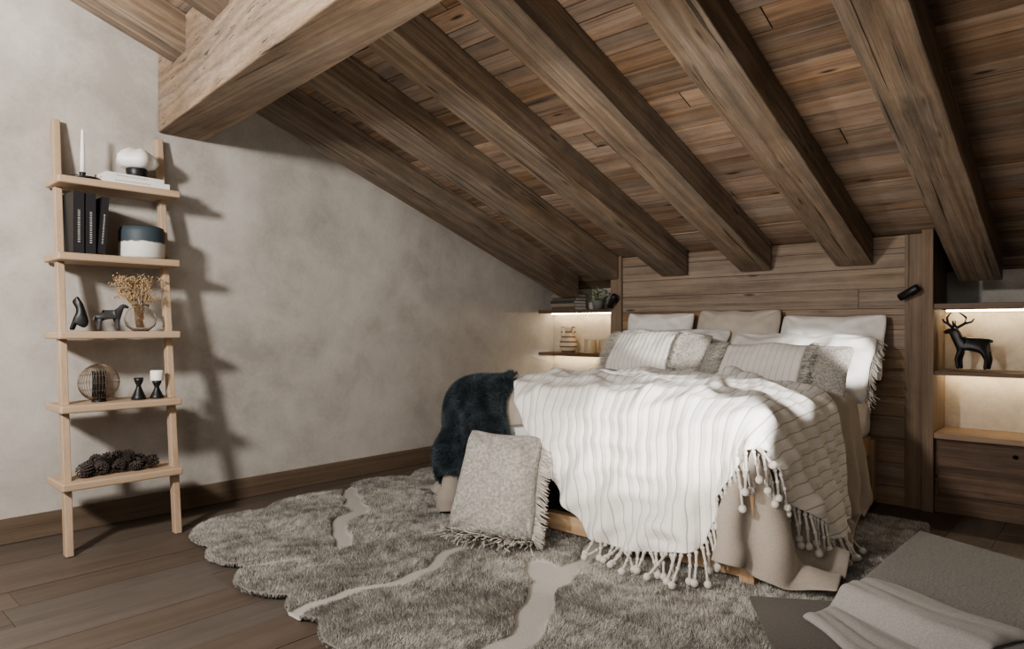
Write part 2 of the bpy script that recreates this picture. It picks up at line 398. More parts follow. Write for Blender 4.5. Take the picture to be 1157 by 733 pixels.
for a in range(g):
    for c in range(6):
        F.append((mv(a,0,c),mv(a+1,0,c),mv(a+1,0,c+1),mv(a,0,c+1))); F.append((mv(a+1,g,c),mv(a,g,c),mv(a,g,c+1),mv(a+1,g,c+1)))
        F.append((mv(0,a+1,c),mv(0,a,c),mv(0,a,c+1),mv(0,a+1,c+1))); F.append((mv(g,a,c),mv(g,a+1,c),mv(g,a+1,c+1),mv(g,a,c+1)))
o=mk('mattress',V,F,M_sheet,smooth=True); tag(o,'thick white mattress with a fitted sheet on the bed frame','mattress')

# ---------------------------------------------------------------- cloth solver (position based dynamics)
def collide(P,Q,off,mu=.5):
    rr=.09+off; H=np.array([(BX1-BX0)/2-.09,(BY1-BY0)/2-.09,(MT+1)/2-.09])
    D=P-MC; D[:,2]-=crown(P[:,0],P[:,1]); S=np.sign(D); q=np.abs(D)-H
    out=np.maximum(q,0); ol=np.linalg.norm(out,axis=1); inn=q.max(axis=1)
    sd=np.where(inn>0,ol,inn)-rr
    hit=sd<0
    if hit.any():
        G=np.zeros_like(P); o_=hit&(inn>0); G[o_]=S[o_]*out[o_]/ol[o_][:,None]
        i_=hit&(inn<=0); k=q[i_].argmax(axis=1); rows=np.where(i_)[0]; G[rows,k]=S[rows,k]
        P[hit]-=G[hit]*sd[hit][:,None]
        top=hit&(G[:,2]>.6); m_=np.where(top,mu,.25)[hit][:,None]
        Q[hit]=Q[hit]*(1-m_)+P[hit]*m_
    fl=P[:,2]<.045+off
    P[fl,2]=.045+off; Q[fl]=Q[fl]*.2+P[fl]*.8
def sim(R,z0,off,steps=220,it=6,bvh=None,boff=.014,comp=.97,bend=.12,jit=.01,seed=1,mu=.85,Ri=None,grav=.0009):
    nx,ny=R.shape[:2]; N=nx*ny; rg=np.random.default_rng(seed)
    Rf=R.reshape(-1,2); P=np.zeros((N,3)); Q0=(R if Ri is None else Ri).reshape(-1,2); c=Q0.mean(0)
    P[:,:2]=c+(Q0-c)*comp; ph=rg.uniform(0,6,8)
    a=Rf[:,0]; b=Rf[:,1]
    P[:,2]=z0+jit*(np.sin(a*15+ph[0]+2.2*np.sin(b*4+ph[3]))+np.sin(b*12+ph[1]+2*np.sin(a*5+ph[4]))+.8*np.sin((a+b)*21+ph[2]+np.sin(a*7))+.6*np.sin((a-b)*29+ph[5]))
    P[:,2]+=crown(P[:,0],P[:,1])
    P[:,:2]+=rg.normal(0,.0015,(N,2))
    I,J=np.meshgrid(np.arange(nx),np.arange(ny),indexing='ij'); sets=[]
    for di,dj,k in ((1,0,1.),(0,1,1.),(1,1,.6),(1,-1,.6),(2,0,bend),(0,2,bend)):
        ok=(I+di<nx)&(J+dj<ny)&(J+dj>=0)
        if di==1: par=I%2
        elif di==2: par=(I//2)%2
        elif dj==1: par=J%2
        else: par=(J//2)%2
        for p in (0,1):
            m=ok&(par==p); aa=(I[m]*ny+J[m]); bb_=((I[m]+di)*ny+J[m]+dj)
            sets.append((aa,bb_,np.linalg.norm(Rf[aa]-Rf[bb_],axis=1),k))
    Q=P.copy()
    for s in range(steps):
        v=(P-Q)*.96; Q=P.copy(); P=P+v; P[:,2]-=grav
        for k in range(it):
            for aa,bb_,L,kk in (sets if k%2==0 else sets[:8]):
                d=P[bb_]-P[aa]; l=np.sqrt((d*d).sum(1))+1e-9
                d*=(.5*kk*(1-L/l))[:,None]; P[aa]+=d; P[bb_]-=d
        collide(P,Q,off,mu)
        if bvh is not None and s%3==2:
            for n_ in range(N):
                lo,no,ix,di_=bvh.find_nearest(P[n_],.12)
                if lo is None: continue
                e=(P[n_][0]-lo.x)*no.x+(P[n_][1]-lo.y)*no.y+(P[n_][2]-lo.z)*no.z
                if e<boff:
                    P[n_]+= np.array(no)*(boff-e); Q[n_]=Q[n_]*.15+P[n_]*.85
    return P
def gridfaces(nx,ny):
    i,j=np.meshgrid(np.arange(nx-1),np.arange(ny-1),indexing='ij'); a=(i*ny+j).ravel()
    return np.stack([a,a+ny,a+ny+1,a+1],1)
def clothobj(name,P,R,mat,thick=.008,sub=1,par=None):
    nx,ny=R.shape[:2]; F=gridfaces(nx,ny); o=fastmesh(name,P,F,mat,par=par,smooth=True)
    uv=o.data.uv_layers.new(name='UVMap'); li=np.empty(len(o.data.loops),dtype=np.int32); o.data.loops.foreach_get('vertex_index',li)
    uv.data.foreach_set('uv',R.reshape(-1,2)[li].astype(np.float32).ravel())
    m=o.modifiers.new('Solidify','SOLIDIFY'); m.thickness=thick; m.offset=1
    if sub: m=o.modifiers.new('Subsurf','SUBSURF'); m.levels=sub; m.render_levels=sub
    return o
def sm(t): t=np.clip(t,0,1); return t*t*(3-2*t)
def displace(P,shape,amt):
    G=P.reshape(*shape,3); di=np.gradient(G,axis=0); dj=np.gradient(G,axis=1); n=np.cross(di,dj)
    for _ in range(4):
        q=n.copy(); q[1:]+=n[:-1]; q[:-1]+=n[1:]; q[:,1:]+=n[:,:-1]; q[:,:-1]+=n[:,1:]; n=q
    n/=np.linalg.norm(n,axis=2)[:,:,None]+1e-12
    return (G+n*amt[:,:,None]).reshape(-1,3)
def ridge(u,w,freq,ph,k=1.5):
    s=u*freq*6.283+ph+1.6*np.sin(w*3.1+ph)+.9*np.sin(w*7+u*4+ph*2)
    return (.5+.5*np.sin(s))**k
# base bedspread
nx,ny=138,88
xs=np.linspace(BX0-.70,BX1+.64,nx)
front=BY0-.05-.40*sm((-2.80-xs)/.12)*sm((xs+3.65)/.5)-.34*sm((xs+1.36)/.12)*sm((-.65-xs)/.50)
R1=np.zeros((nx,ny,2)); tt=np.linspace(0,1,ny)
for i,x in enumerate(xs):
    R1[i,:,0]=x; R1[i,:,1]=front[i]+(4.32-front[i])*tt
R1i=R1.copy(); R1[:,:,1]*=1.05
P1=sim(R1,.84,.012,200,10,seed=3,comp=.985,jit=.014,Ri=R1i)
a,b=R1i[:,:,0],R1i[:,:,1]
dx=np.maximum(np.maximum(a-BX1,BX0-a),0); dy=np.maximum(BY0-b,0)
am=.055*sm(dx/.45)*ridge(b+.15*dx,dx*.4,3.6,.7,1.2)*(a>BX1)+.075*sm(dx/.4)*ridge(b,dx*.4,3.6,.2)*(a<BX0)+.030*sm(dy/.3)*ridge(a,dy*.4,4.5,2.)+.014*ridge(a*.8+b*.6,a-b,4.,1.,2.5)
P1=displace(P1,(nx,ny),am); P1[:,2]=np.maximum(P1[:,2],.045)
bs=clothobj('bedspread',P1,R1,M_taupe,.01); tag(bs,'taupe linen bedspread draped over the bed and hanging down','bedspread')
f1=[tuple(int(q) for q in f) for f in gridfaces(nx,ny)]; p1=[tuple(p) for p in P1]
B1=BVHTree.FromPolygons(p1,f1)
# white throw
def curve(pts,n,kf=3):
    pts=np.array(pts,float); d=np.r_[0,np.cumsum(np.linalg.norm(np.diff(pts,axis=0),axis=1))]; t=np.linspace(0,d[-1],n*4)
    c=np.stack([np.interp(t,d,pts[:,k]) for k in (0,1)],1)
    ker=np.ones(n//kf*2+1); ker/=ker.sum(); pad=len(ker)//2
    cp=np.pad(c,((pad,pad),(0,0)),mode='reflect',reflect_type='odd'); c=np.stack([np.convolve(cp[:,k],ker,'valid') for k in (0,1)],1)
    return c[np.linspace(0,len(c)-1,n).astype(int)]
nx,ny=130,100
far=curve([(-2.84,3.22),(-2.35,4.06),(-1.55,3.98),(-.84,3.90)],nx)
def lerp(a,b,bow=0):
    R=np.zeros((nx,ny,2)); s=np.linspace(0,1,nx)[:,None]
    for j,t in enumerate(np.linspace(0,1,ny)):
        R[:,j]=a*(1-t)+b*t
        R[:,j,0]-=(bow*math.sin(math.pi*t)*(1-s[:,0])**3)
    return R
R2i=lerp(curve([(-1.90,2.34),(-1.60,2.37),(-1.42,2.92),(-1.14,3.08),(-.84,3.72)],nx,7),far,.06)
R2=lerp(curve([(-2.06,2.30),(-1.50,2.33),(-1.30,2.88),(-1.04,3.02),(-.77,3.72)],nx,7),far,.06)
R2[:,:,0]*=1.06; R2[:,:,1]*=1.02
P2=sim(R2,.91,.025,190,10,bvh=B1,boff=.014,comp=.985,jit=.016,seed=9,Ri=R2i)
a,b=R2i[:,:,0],R2i[:,:,1]
dx=np.maximum(a-BX1,0); dy=np.maximum(BY0-b,0)
msk=sm((np.sin(a*5+2*np.sin(b*3))+np.sin(b*6+1))*.5+.4)
am=.055*sm((dy+.04)/.45)*ridge(a+.35*dy,dy*.7,5.2,1.3,2.)+.035*sm(dx/.4)*ridge(b,dx,5,.4)+msk*.036*ridge(a*.85+b*.45,a-b,4.2,2.2,2.8)+.014*ridge(a*.5-b*.9,a+b,7.,.3,2.)
P2=displace(P2,(nx,ny),am); P2[:,2]=np.maximum(P2[:,2],.05)
th=clothobj('throw_blanket',P2,R2,M_throw,.008); tag(th,'white pleated striped throw with tasselled fringe across the bed','blanket')
# tassels
tmeshes=[]
for L in (.12,.145,.165):
    v=[];f=[]
    tubevf([(0,0,.004),(0,0,-.01),(.003,0,-L*.5),(0,0,-L)],[.005,.0075,.006,.006],6,v,f)
    spherevf((0,0,-.012),.011,8,6,v,f); spherevf((.003,0,-L*.5),.010,8,6,v,f); spherevf((0,0,-L-.008),.018,10,7,v,f)
    me=bpy.data.meshes.new('tassel'); me.from_pydata(v,[],f); me.polygons.foreach_set('use_smooth',[True]*len(f)); me.materials.append(M_tas); tmeshes.append((me,L+.024))
E=P2.reshape(nx,ny,3)[:,0]; d=np.r_[0,np.cumsum(np.linalg.norm(np.diff(E,axis=0),axis=1))]
for k,s in enumerate(np.arange(.01,d[-1],.034)):
    p=np.array([np.interp(s,d,E[:,q]) for q in range(3)])
    me,L=tmeshes[k%3]; o=bpy.data.objects.new('tassel',me)
    dr=Vector((random.uniform(-.15,.15),random.uniform(-.15,.15),-1))
    if p[2]<L+.045: 
        c_=(p[2]-.05)/L; c_=max(.0,min(1,c_)); s_=math.sqrt(1-c_*c_); a=random.gauss(-1.2,.35); dr=Vector((s_*math.cos(a),s_*math.sin(a),-c_))
    elif BX0<p[0]<BX1+.03 and p[1]>BY0-.03 and p[2]>.62:
        dr=Vector((.5+random.uniform(-.2,.2),-.6+random.uniform(-.2,.2),-.28)); p[2]+=.014
    else:
        dr.x+=.12
    o.location=p; o.rotation_mode='QUATERNION'; o.rotation_quaternion=Vector((0,0,-1)).rotation_difference(dr.normalized())
    link(o); o.parent=th
f2=[tuple(int(q)+len(p1) for q in f) for f in gridfaces(nx,ny)]
B2=BVHTree.FromPolygons(p1+[tuple(p) for p in P2],f1+f2)
# slate fur throw
nx,ny=54,50
R3=np.zeros((nx,ny,2))
for i,s in enumerate(np.linspace(0,1,nx)):
    for j,t in enumerate(np.linspace(0,1,ny)):
        a=np.array([-3.20,2.62]);b=np.array([-2.52,2.62]);c=np.array([-3.18,3.16]);d_=np.array([-2.64,3.12])
        R3[i,j]=(a*(1-s)+b*s)*(1-t)+(c*(1-s)+d_*s)*t
R3i=R3.copy(); c=R3.reshape(-1,2).mean(0); R3=c+(R3-c)*1.14
P3=sim(R3,.92,.035,100,8,bvh=B2,boff=.02,comp=.98,jit=.016,seed=5,Ri=R3i,mu=.995)
a,b=R3i[:,:,0],R3i[:,:,1]
sA=np.linspace(0,1,nx)[:,None]; tA=np.linspace(0,1,ny)[None,:]
edge=np.clip(np.minimum(np.minimum(sA,1-sA),np.minimum(tA,1-tA))/.18,0,1)
puff=.035*np.sqrt(edge*(2-edge))
am=puff*(.45+.55*ridge(a+.3*b,b,2.2,1.,1.))+.026*ridge(b+a*.4,a,4,2.,1.)*edge
P3=displace(P3,(nx,ny),am)
ft=clothobj('fur_throw',P3,R3,M_furb,.02); tag(ft,'dark slate blue faux fur throw draped over the bed corner','blanket')
F=gridfaces(nx,ny); A=P3[F[:,0]];Bv=P3[F[:,1]];C=P3[F[:,2]];Dv=P3[F[:,3]]
ar=np.linalg.norm(np.cross(C-A,Dv-Bv),axis=1); pr=ar/ar.sum(); K=90000
ix=rng.choice(len(F),K,p=pr); s=rng.random(K)[:,None]; t=rng.random(K)[:,None]
pp=(A[ix]*(1-s)+Bv[ix]*s)*(1-t)+(Dv[ix]*(1-s)+C[ix]*s)*t
nn=np.cross(C[ix]-A[ix],Dv[ix]-Bv[ix]); nn/=np.linalg.norm(nn,axis=1)[:,None]
clump=np.sin(pp[:,0]*40+np.sin(pp[:,1]*31)*2)*np.sin(pp[:,1]*37+np.sin(pp[:,2]*29)*2)
dirs=nn*.6+np.stack([.25*np.sin(pp[:,1]*23),-.3+.25*np.sin(pp[:,0]*21),-.45+0*pp[:,0]],1)+rng.normal(0,.25,(K,3))
o=blades('fur_pile',pp+nn*.018,dirs,.020+.014*rng.random(K),np.full(K,.0035),M_fur,np.clip(.42+.3*clump+rng.normal(0,.2,K),0,1),ft); o["kind"]='stuff'

# ---------------------------------------------------------------- pillows
def pillow(name,w,h,t,mats,loc,rx,rz=0,ry=0,seed=0,bands=None,n=36,wr=.012,pinch=.05,slump=0,taper=0):
    V=[];F=[];MI=[]
    def pt(a,b,side):
        cr=1-.07*(abs(a)**5*abs(b)**5)
        x=w/2*a*(1-pinch*(1-b*b)*abs(a)**2)*cr*(1-taper*b); y=h/2*b*(1-pinch*(1-a*a)*abs(b)**2)*cr
        e=max(0,(1-abs(a)**3.2)*(1-abs(b)**3.2))**.55
        z=side*t/2*e*(1-slump*b)
        q=Vector((x*7,y*7,seed*3.7+side)); k=e**.5
        z+=side*wr*k*(mn.noise(q)+.6*mn.noise(q*2.3))
        z+=.5*wr*mn.noise(Vector((x*5,y*5,seed)))*2
        cd=min(math.hypot(1-abs(a),1-abs(b)),1); an=math.atan2(1-abs(b),1-abs(a))
        z+=side*wr*.7*k*max(0,1-cd/.9)*math.sin(an*9+seed)
        y+=.016*mn.noise(Vector((x*6,y*3,seed+9)))
        if slump: y-=slump*.06*(1-a*a)*max(b,0)
        z-=.02*abs(a*b)
        return (x,y,z)
    g=[[None]*(n+1) for _ in range(n+1)]; g2=[[None]*(n+1) for _ in range(n+1)]
    def c(u): return math.sin(u*math.pi/2)*.35+u*.65
    for i in range(n+1):
        for j in range(n+1):
            a=c(2*i/n-1);b=c(2*j/n-1)
            g[i][j]=len(V); V.append(pt(a,b,1))
            if 0<i<n and 0<j<n: g2[i][j]=len(V); V.append(pt(a,b,-1))
            else: g2[i][j]=g[i][j]
    for i in range(n):
        for j in range(n):
            mi=0
            if bands:
                a=c(2*(i+.5)/n-1)
                mi=bands(a)
            F.append((g[i][j],g[i+1][j],g[i+1][j+1],g[i][j+1])); MI.append(mi)
            F.append((g2[i][j],g2[i][j+1],g2[i+1][j+1],g2[i+1][j])); MI.append(mi)
    o=mk(name,V,F,None,loc,True)
    for m in mats: o.data.materials.append(m)
    o.data.polygons.foreach_set('material_index',MI)
    m=o.modifiers.new('Subsurf','SUBSURF'); m.levels=1; m.render_levels=1
    o.rotation_mode='XYZ'; o.rotation_euler=(math.radians(rx),math.radians(ry),math.radians(rz))
    return o,pt
def fringe(par,pts,dirv,L,spread=.25,per=1,r=.0022,mat=M_fringe,name='fringe'):
    v=[];f=[]; T=[]
    for p in pts:
        for _ in range(per):
            d=(Vector(dirv)+Vector((random.gauss(0,spread),random.gauss(0,spread),random.gauss(0,spread)))).normalized()
            l=L*random.uniform(.75,1.15); q=Vector(p)+Vector((random.gauss(0,.003),)*3); g_=Vector((random.gauss(0,.1),random.gauss(0,.1),random.gauss(0,.1)))*l
            b=len(v); tubevf([q,q+d*l*.5+g_*.5,q+d*l],[r,r,r*.8],4,v,f); T+= [random.random()]*(len(v)-b)
    o=mk(name,v,f,mat,smooth=True,par=par); a=o.data.attributes.new('tint','FLOAT','POINT'); a.data.foreach_set('value',T); o["kind"]='stuff'; return o
# back row
for (x,w,m,lab,zz) in ((-2.74,.60,M_sheet,'white cotton pillow propped upright against the timber headboard',1.06),(-2.10,.66,M_beige,'beige linen pillow in the middle against the headboard',1.07),(-1.45,.70,M_sheet,'white cotton pillow propped upright against the timber headboard',1.03)):
    o,_=pillow('pillow',w,.46,.15,[m],(x,4.74,zz),74,seed=x,rz=random.uniform(-3,3),wr=.024,slump=.14); tag(o,lab,'pillow','pillows against the headboard')
# middle row
o,_=pillow('pillow',.98,.46,.22,[M_sheet],(-2.56,4.55,.955),56,seed=11,wr=.036,slump=.18); tag(o,'large white sleeping pillow behind the striped cushion','pillow','large white pillows')
o,pt=pillow('pillow',1.00,.50,.24,[M_sheet],(-1.61,4.53,.905),56,seed=12,rz=-2,wr=.036,slump=.18); tag(o,'large white sleeping pillow with fringed edge','pillow','large white pillows')
fringe(o,[pt(1,b,1) for b in np.linspace(-.95,.95,50)],(.5,-.8,-.1),.07,.2,2)
# front cushions
bl=lambda a: 0 if -.80<a<.42 else 1
br=lambda a: 0 if -.62<a<.46 else 1
for (x,y,z,b,sd,edges,lab) in ((-2.50,4.27,.965,bl,21,(-.80,.42),'lumbar cushion with white striped panel and grey fringed end'),(-1.64,4.21,.90,br,22,(-.62,.46),'lumbar cushion with white striped centre and grey boucle ends')):
    o,pt=pillow('cushion',.86 if sd==21 else .98,.39,.15,[M_cushw,M_cush],(x,y,z),54,seed=sd,bands=b,wr=.010,rz=-2,n=48,slump=.1); tag(o,lab,'cushion','striped lumbar cushions')
    for e in edges:
        fringe(o,[tuple(np.array(pt(e,b_,1))+np.array([0,0,.004])) for b_ in np.linspace(-.95,.95,80)],(-.9 if e<.0 else .9,-.3,.08),.075,.22,4,.0018)
# floor cushion
o,pt=pillow('cushion',.46,.58,.17,[M_cushf],(-2.45,2.59,.325),66,rz=26,ry=3,seed=33,wr=.030,pinch=.06,slump=.15,taper=.06); tag(o,'grey boucle cushion with long fringe leaning against the bed foot','cushion')
fringe(o,[pt(a,-.99,1) for a in np.linspace(-1,1,90)],(0,-.2,1.0),.15,.18,2,.0026)
fringe(o,[pt(.99,b,1) for b in np.linspace(-1,1,90)],(.9,-.45,.15),.07,.14,3,.0024)

# ---------------------------------------------------------------- shaggy rug
rug=empty('rug',(-2.4,2.9,0)); tag(rug,'large shaggy grey rug with sculpted winding channels under the bed','rug')
PATHS=[([(-4.2,2.75),(-3.79,2.616),(-3.50,2.447),(-3.30,2.144),(-3.0,2.03)],.05),
       ([(-2.42,1.2),(-2.416,1.418),(-2.419,1.808),(-2.413,2.058),(-2.50,2.364)],.038),
       ([(-1.45,1.1),(-1.625,1.778),(-1.736,2.0),(-1.855,2.319),(-2.068,2.496)],.065),
       ([(-1.8,2.2),(-1.93,2.5),(-1.989,2.8),(-2.1,3.2)],.045),
       ([(-3.06,1.2),(-3.04,1.55),(-2.95,1.80)],.022),
       ([(-.7,3.1),(-1.0,3.3),(-1.15,3.8)],.035)]
def chan(x,y):
    best=np.full(x.shape,9.)
    wx=x+.03*np.sin(y*9)+.012*np.sin(y*23); wy=y+.03*np.sin(x*8)+.010*np.sin(x*27)
    for pts,w in PATHS:
        for (ax,ay),(bx,by) in zip(pts[:-1],pts[1:]):
            dx,dy=bx-ax,by-ay; t=np.clip(((wx-ax)*dx+(wy-ay)*dy)/(dx*dx+dy*dy),0,1)
            best=np.minimum(best,np.hypot(wx-ax-t*dx,wy-ay-t*dy)-w)
    return best
def inside(x,y):
    # rounded lobes: distance to a set of overlapping discs plus the main field
    e1=x-(-3.96+.06*np.sin(y*4.2+.5)); e2=y-1.52
    e3=(-.80+.04*np.sin(y*5))-x; e4=4.45-y
    k=((x+4.00)+(y-1.44)-.42)*.7
    d=np.minimum(np.minimum(np.minimum(e1,e2),np.minimum(e3,e4)),k)
    for cx_,cy_,r_ in ((-3.62,1.86,.36),(-3.28,1.70,.27),(-2.82,1.66,.30),(-2.42,1.62,.24),(-2.05,1.66,.34),(-1.45,1.62,.36),(-3.72,2.35,.36),(-3.80,2.95,.34),(-3.82,3.5,.3)):
        d=np.maximum(d,r_-np.hypot(x-cx_,y-cy_))
    return d
gx=np.arange(-4.3,-.7,.01); gy=np.arange(1.1,4.5,.01); X,Y=np.meshgrid(gx,gy,indexing='ij')
ins=inside(X,Y); ch=chan(X,Y); Z=.008+.022*sm(ch/.02)*sm((ins+.01)/.02)
ny_=len(gy); Fq=gridfaces(len(gx),ny_); ok=(ins.ravel()[Fq]>0).all(1); Fq=Fq[ok]
us,inv=np.unique(Fq,return_inverse=True); VV=np.stack([X.ravel(),Y.ravel(),Z.ravel()],1)[us]-np.array([-2.4,2.9,0])
M_rug=NT('rug_backing'); tc=M_rug.n('ShaderNodeTexCoord'); at=M_rug.n('ShaderNodeAttribute',attribute_name='tint'); nz=M_rug.noise(tc.outputs['Object'],140,4)
M_rug.col(M_rug.mix(at.outputs['Fac'],M_rug.mix(nz,(.40,.38,.35),(.53,.505,.47)),(.20,.186,.166))); M_rug.rough(.95); M_rug.bump(nz,.6,.006)
o=fastmesh('rug_backing',VV,inv.reshape(Fq.shape),M_rug.m,sm(ch.ravel()[us]/.02),rug,True)
m=o.modifiers.new('Solidify','SOLIDIFY'); m.thickness=.007; m.offset=-1
K=950000; px=rng.uniform(-4.25,-.75,K); py=rng.uniform(1.15,4.45,K)
near=1/(1+((px)**2+(py)**2)/9)
ii=inside(px,py); cc=chan(px,py)
keep=(ii>.003)&(cc>.004)&~((px>-2.95)&(px<-1.3)&(py>3.05)); keep&=rng.random(K)<np.clip(1.4*near+.45,0,1)
px,py,ii,cc=px[keep],py[keep],ii[keep],cc[keep]; K=len(px)
fl1=np.sin(px*7+2*np.sin(py*5))+np.sin(py*8+2*np.sin(px*6+1))
fl2=np.cos(px*6+2*np.sin(py*7))+np.sin(px*9-py*5)
cl=np.sin(px*47+3*np.sin(py*19))*np.sin(py*43+3*np.sin(px*23))
mid=np.sin(px*19+3*np.sin(py*9))*np.sin(py*17+3*np.sin(px*11))
eg=np.clip(np.minimum(ii,cc)/.035,0,1)
dirs=np.stack([(.24*fl1+rng.normal(0,.34,K))*(.25+.75*eg),(.24*fl2+rng.normal(0,.34,K))*(.25+.75*eg),.9+.0*px],1)
ht=(.016+.010*rng.random(K)+.004*cl)*(.55+.45*eg)
pz=.010+.012*np.clip(np.minimum(ii,cc)/.015,0,1)
tn=np.clip(.45+.15*cl+.20*mid+.09*fl1+rng.normal(0,.22,K),0,1)
o=blades('rug_pile',np.stack([px+2.4,py-2.9,pz],1),dirs,ht*1.1,np.full(K,.0030),M_pile,tn,rug); o["kind"]='stuff'

# ---------------------------------------------------------------- mats and throw
M_dmat=fabric('dark_taupe_mat',(.095,.08,.066),(.055,.046,.038),150,bumpst=.8)
M_gmat=fabric('grey_felt_mat',(.22,.213,.20),(.12,.115,.107),120,bumpst=.8,mott=.2)
def slab(name,pts,z0,z1,mat,b=.012):
    cx=sum(p[0] for p in pts)/4; cy=sum(p[1] for p in pts)/4
    V=[(p[0]-cx,p[1]-cy,0) for p in pts]+[(p[0]-cx,p[1]-cy,z1-z0) for p in pts]
    o=mk(name,V,[(3,2,1,0),(4,5,6,7),(0,1,5,4),(1,2,6,5),(2,3,7,6),(3,0,4,7)],mat,(cx,cy,z0)); bev(o,b,4); return o
o=slab('floor_mat',[(-1.13,2.69),(-.62,1.90),(.50,2.30),(-.1,3.35)],.036,.056,M_dmat,.008); tag(o,'dark brown woven mat lying partly on the shaggy rug','mat')
o=slab('floor_cushion_mat',[(-.79,2.76),(.50,2.21),(.55,3.29),(-.755,3.87)],.058,.14,M_gmat,.02); tag(o,'thick grey felted floor mat beside the bed','mat')
nx,ny=90,70
A=np.array([-.88,2.60]);Bq=np.array([-.73,2.92]);Cq=np.array([-.22,2.72]);Dq=np.array([-.46,2.24])
G=np.zeros((nx,ny,3))
for i in range(nx):
    for j in range(ny):
        s=i/(nx-1);t=j/(ny-1); p=(A*(1-s)+Dq*s)*(1-t)+(Bq*(1-s)+Cq*s)*t
        e=min(1,min(s,1-s,t,1-t)/.05); e=math.sqrt(e*(2-e))
        ed=2.76-.426*(p[0]+.79)
        fold=abs(math.sin(t*11+.8*math.sin(s*3+1)))**.8
        z=.060+.084*float(sm((p[1]-ed+.06)/.07))+e*(.006+.009*fold+.003*math.sin(t*37+2*math.sin(s*5)))
        p=p+np.array([.006*math.sin(t*14),.012*math.sin(s*8)])
        G[i,j]=(p[0],p[1],z)
o=fastmesh('throw_blanket',G.reshape(-1,3),gridfaces(nx,ny),fabric('pale_grey_wool',(.32,.31,.297),(.25,.24,.23),200,bumpst=.4),smooth=True)
m=o.modifiers.new('Solidify','SOLIDIFY'); m.thickness=.014; m.offset=1
m=o.modifiers.new('Subsurf','SUBSURF'); m.levels=1; m.render_levels=1
tag(o,'pale grey folded wool throw lying on the floor mat','blanket')

# ---------------------------------------------------------------- ladder shelf
Y0,Y1=1.0,1.60
def xr(z): return -3.93-.45*z/2.3
lad=empty('ladder_shelf',(-4.1,1.3,0)); tag(lad,'pale wood leaning ladder shelf with five boards against the plaster wall','shelf')
def rail(ya,yb):
    n=12;V=[];F=[]
    for i in range(n+1):
        z=2.30*i/n; x=xr(z)+4.1; y=ya+(yb-ya)*i/n
        for dx,dy in ((-.026,-.018),(.026,-.018),(.026,.018),(-.026,.018)): V.append((x+dx,y+dy-1.3,z))
    for i in range(n):
        for k in range(4):
            a=i*4+k;b=i*4+(k+1)%4; F.append((a,b,b+4,a+4))
    F.append((3,2,1,0)); F.append(tuple(n*4+k for k in range(4)))
    bev(mk('side_rail',V,F,M_ladv,par=lad),.004)
rail(Y0+.01,Y0+.06); rail(Y1-.065,Y1)
ZT=[1.955,1.545,1.13,.75,.365]; FR=[-4.12,-4.08,-4.03,-3.97,-3.91]
for k,(z,x1) in enumerate(zip(ZT,FR)):
    boxw('shelf',max(WX+.025,x1-.29),x1,Y0+.01-.008*k,Y1+.03-.017*k,z-.040,z,M_lad,lad,.008)
z=ZT[0]
e=empty('candle_holder',(-4.22,1.15,z)); tag(e,'black metal chamberstick with a tall white taper candle','candle holder')
lathe('base',[(.0,0),(.078,0),(.088,.014),(.083,.014),(.070,.005),(.0,.005)],M_black,n=36,par=e)
lathe('cup',[(.0,.005),(.018,.005),(.010,.012),(.014,.032),(.017,.045),(.0,.045)],M_black,n=20,par=e)
tube('handle',[(.0,.082,.01),(.0,.115,.035),(.0,.12,.014),(.0,.085,.006)],.005,M_black,par=e)
lathe('candle',[(.0,.04),(.013,.04),(.011,.15),(.007,.275),(.002,.285),(.0,.285)],M_wax,n=16,par=e)
def book(loc,L,W,T,cover,lab,group,rz=0,upright=False,leanx=0,cat='book',marks=None):
    e=empty('book',loc); tag(e,lab,cat,group)
    c=.003
    V=[];F=[]
    for bx in ((0,W,-L/2,L/2,0,c),(0,W,-L/2,L/2,T-c,T),(W-c,W+.001,-L/2,L/2,0,T)):
        b=len(V); v_,f_=boxvf(*bx); V+=v_; F+=[tuple(b+i for i in q) for q in f_]
    mk('cover',V,F,cover,par=e,loc=(-W/2,0,0)); p=mk('pages',*boxvf(.004,W-c,-L/2+.004,L/2-.004,c,T-c),M_paper,loc=(-W/2,0,0),par=e)
    if marks:
        V=[];F=[]; yy=-L*.32
        while yy<L*.2:
            l=random.uniform(.004,.009); b=len(V); v_,f_=boxvf(W+.0011,W+.0016,yy,yy+l*.7,T*.38,T*.60); V+=v_; F+=[tuple(b+i for i in q) for q in f_]; yy+=l+.004
        mk('spine_lettering',V,F,marks,par=e,loc=(-W/2,0,0))
    if upright: e.rotation_euler=(math.radians(90)+leanx,0,rz)
    else: e.rotation_euler=(0,0,rz)
    return e
M_bw=plain('white_cover',(.74,.72,.68),.5); M_bk=plain('black_cover',(.02,.02,.022),.5); M_gm=plain('grey_ink',(.2,.19,.18),.6); M_lm=plain('pale_ink',(.45,.43,.41),.6)
book((-4.235,1.40,z),.35,.19,.032,M_bw,'white hardback book lying flat on the top ladder board','books under the lamp',marks=M_gm)
book((-4.24,1.39,z+.032),.31,.18,.026,M_bw,'white hardback book lying flat on the top ladder board','books under the lamp',rz=.05,marks=M_gm)
e=empty('table_lamp',(-4.24,1.43,z+.058)); tag(e,'small table lamp with black drum base and white pebble shade','lamp')
lathe('base',[(.0,0),(.045,0),(.052,.01),(.056,.05),(.05,.065),(.0,.065)],M_black,par=e)
o=lathe('lamp_shade',[(.0,.055),(.05,.055),(.085,.065),(.104,.09),(.104,.115),(.085,.14),(.06,.158),(.035,.17),(.0,.174)],M_white,n=48,par=e)
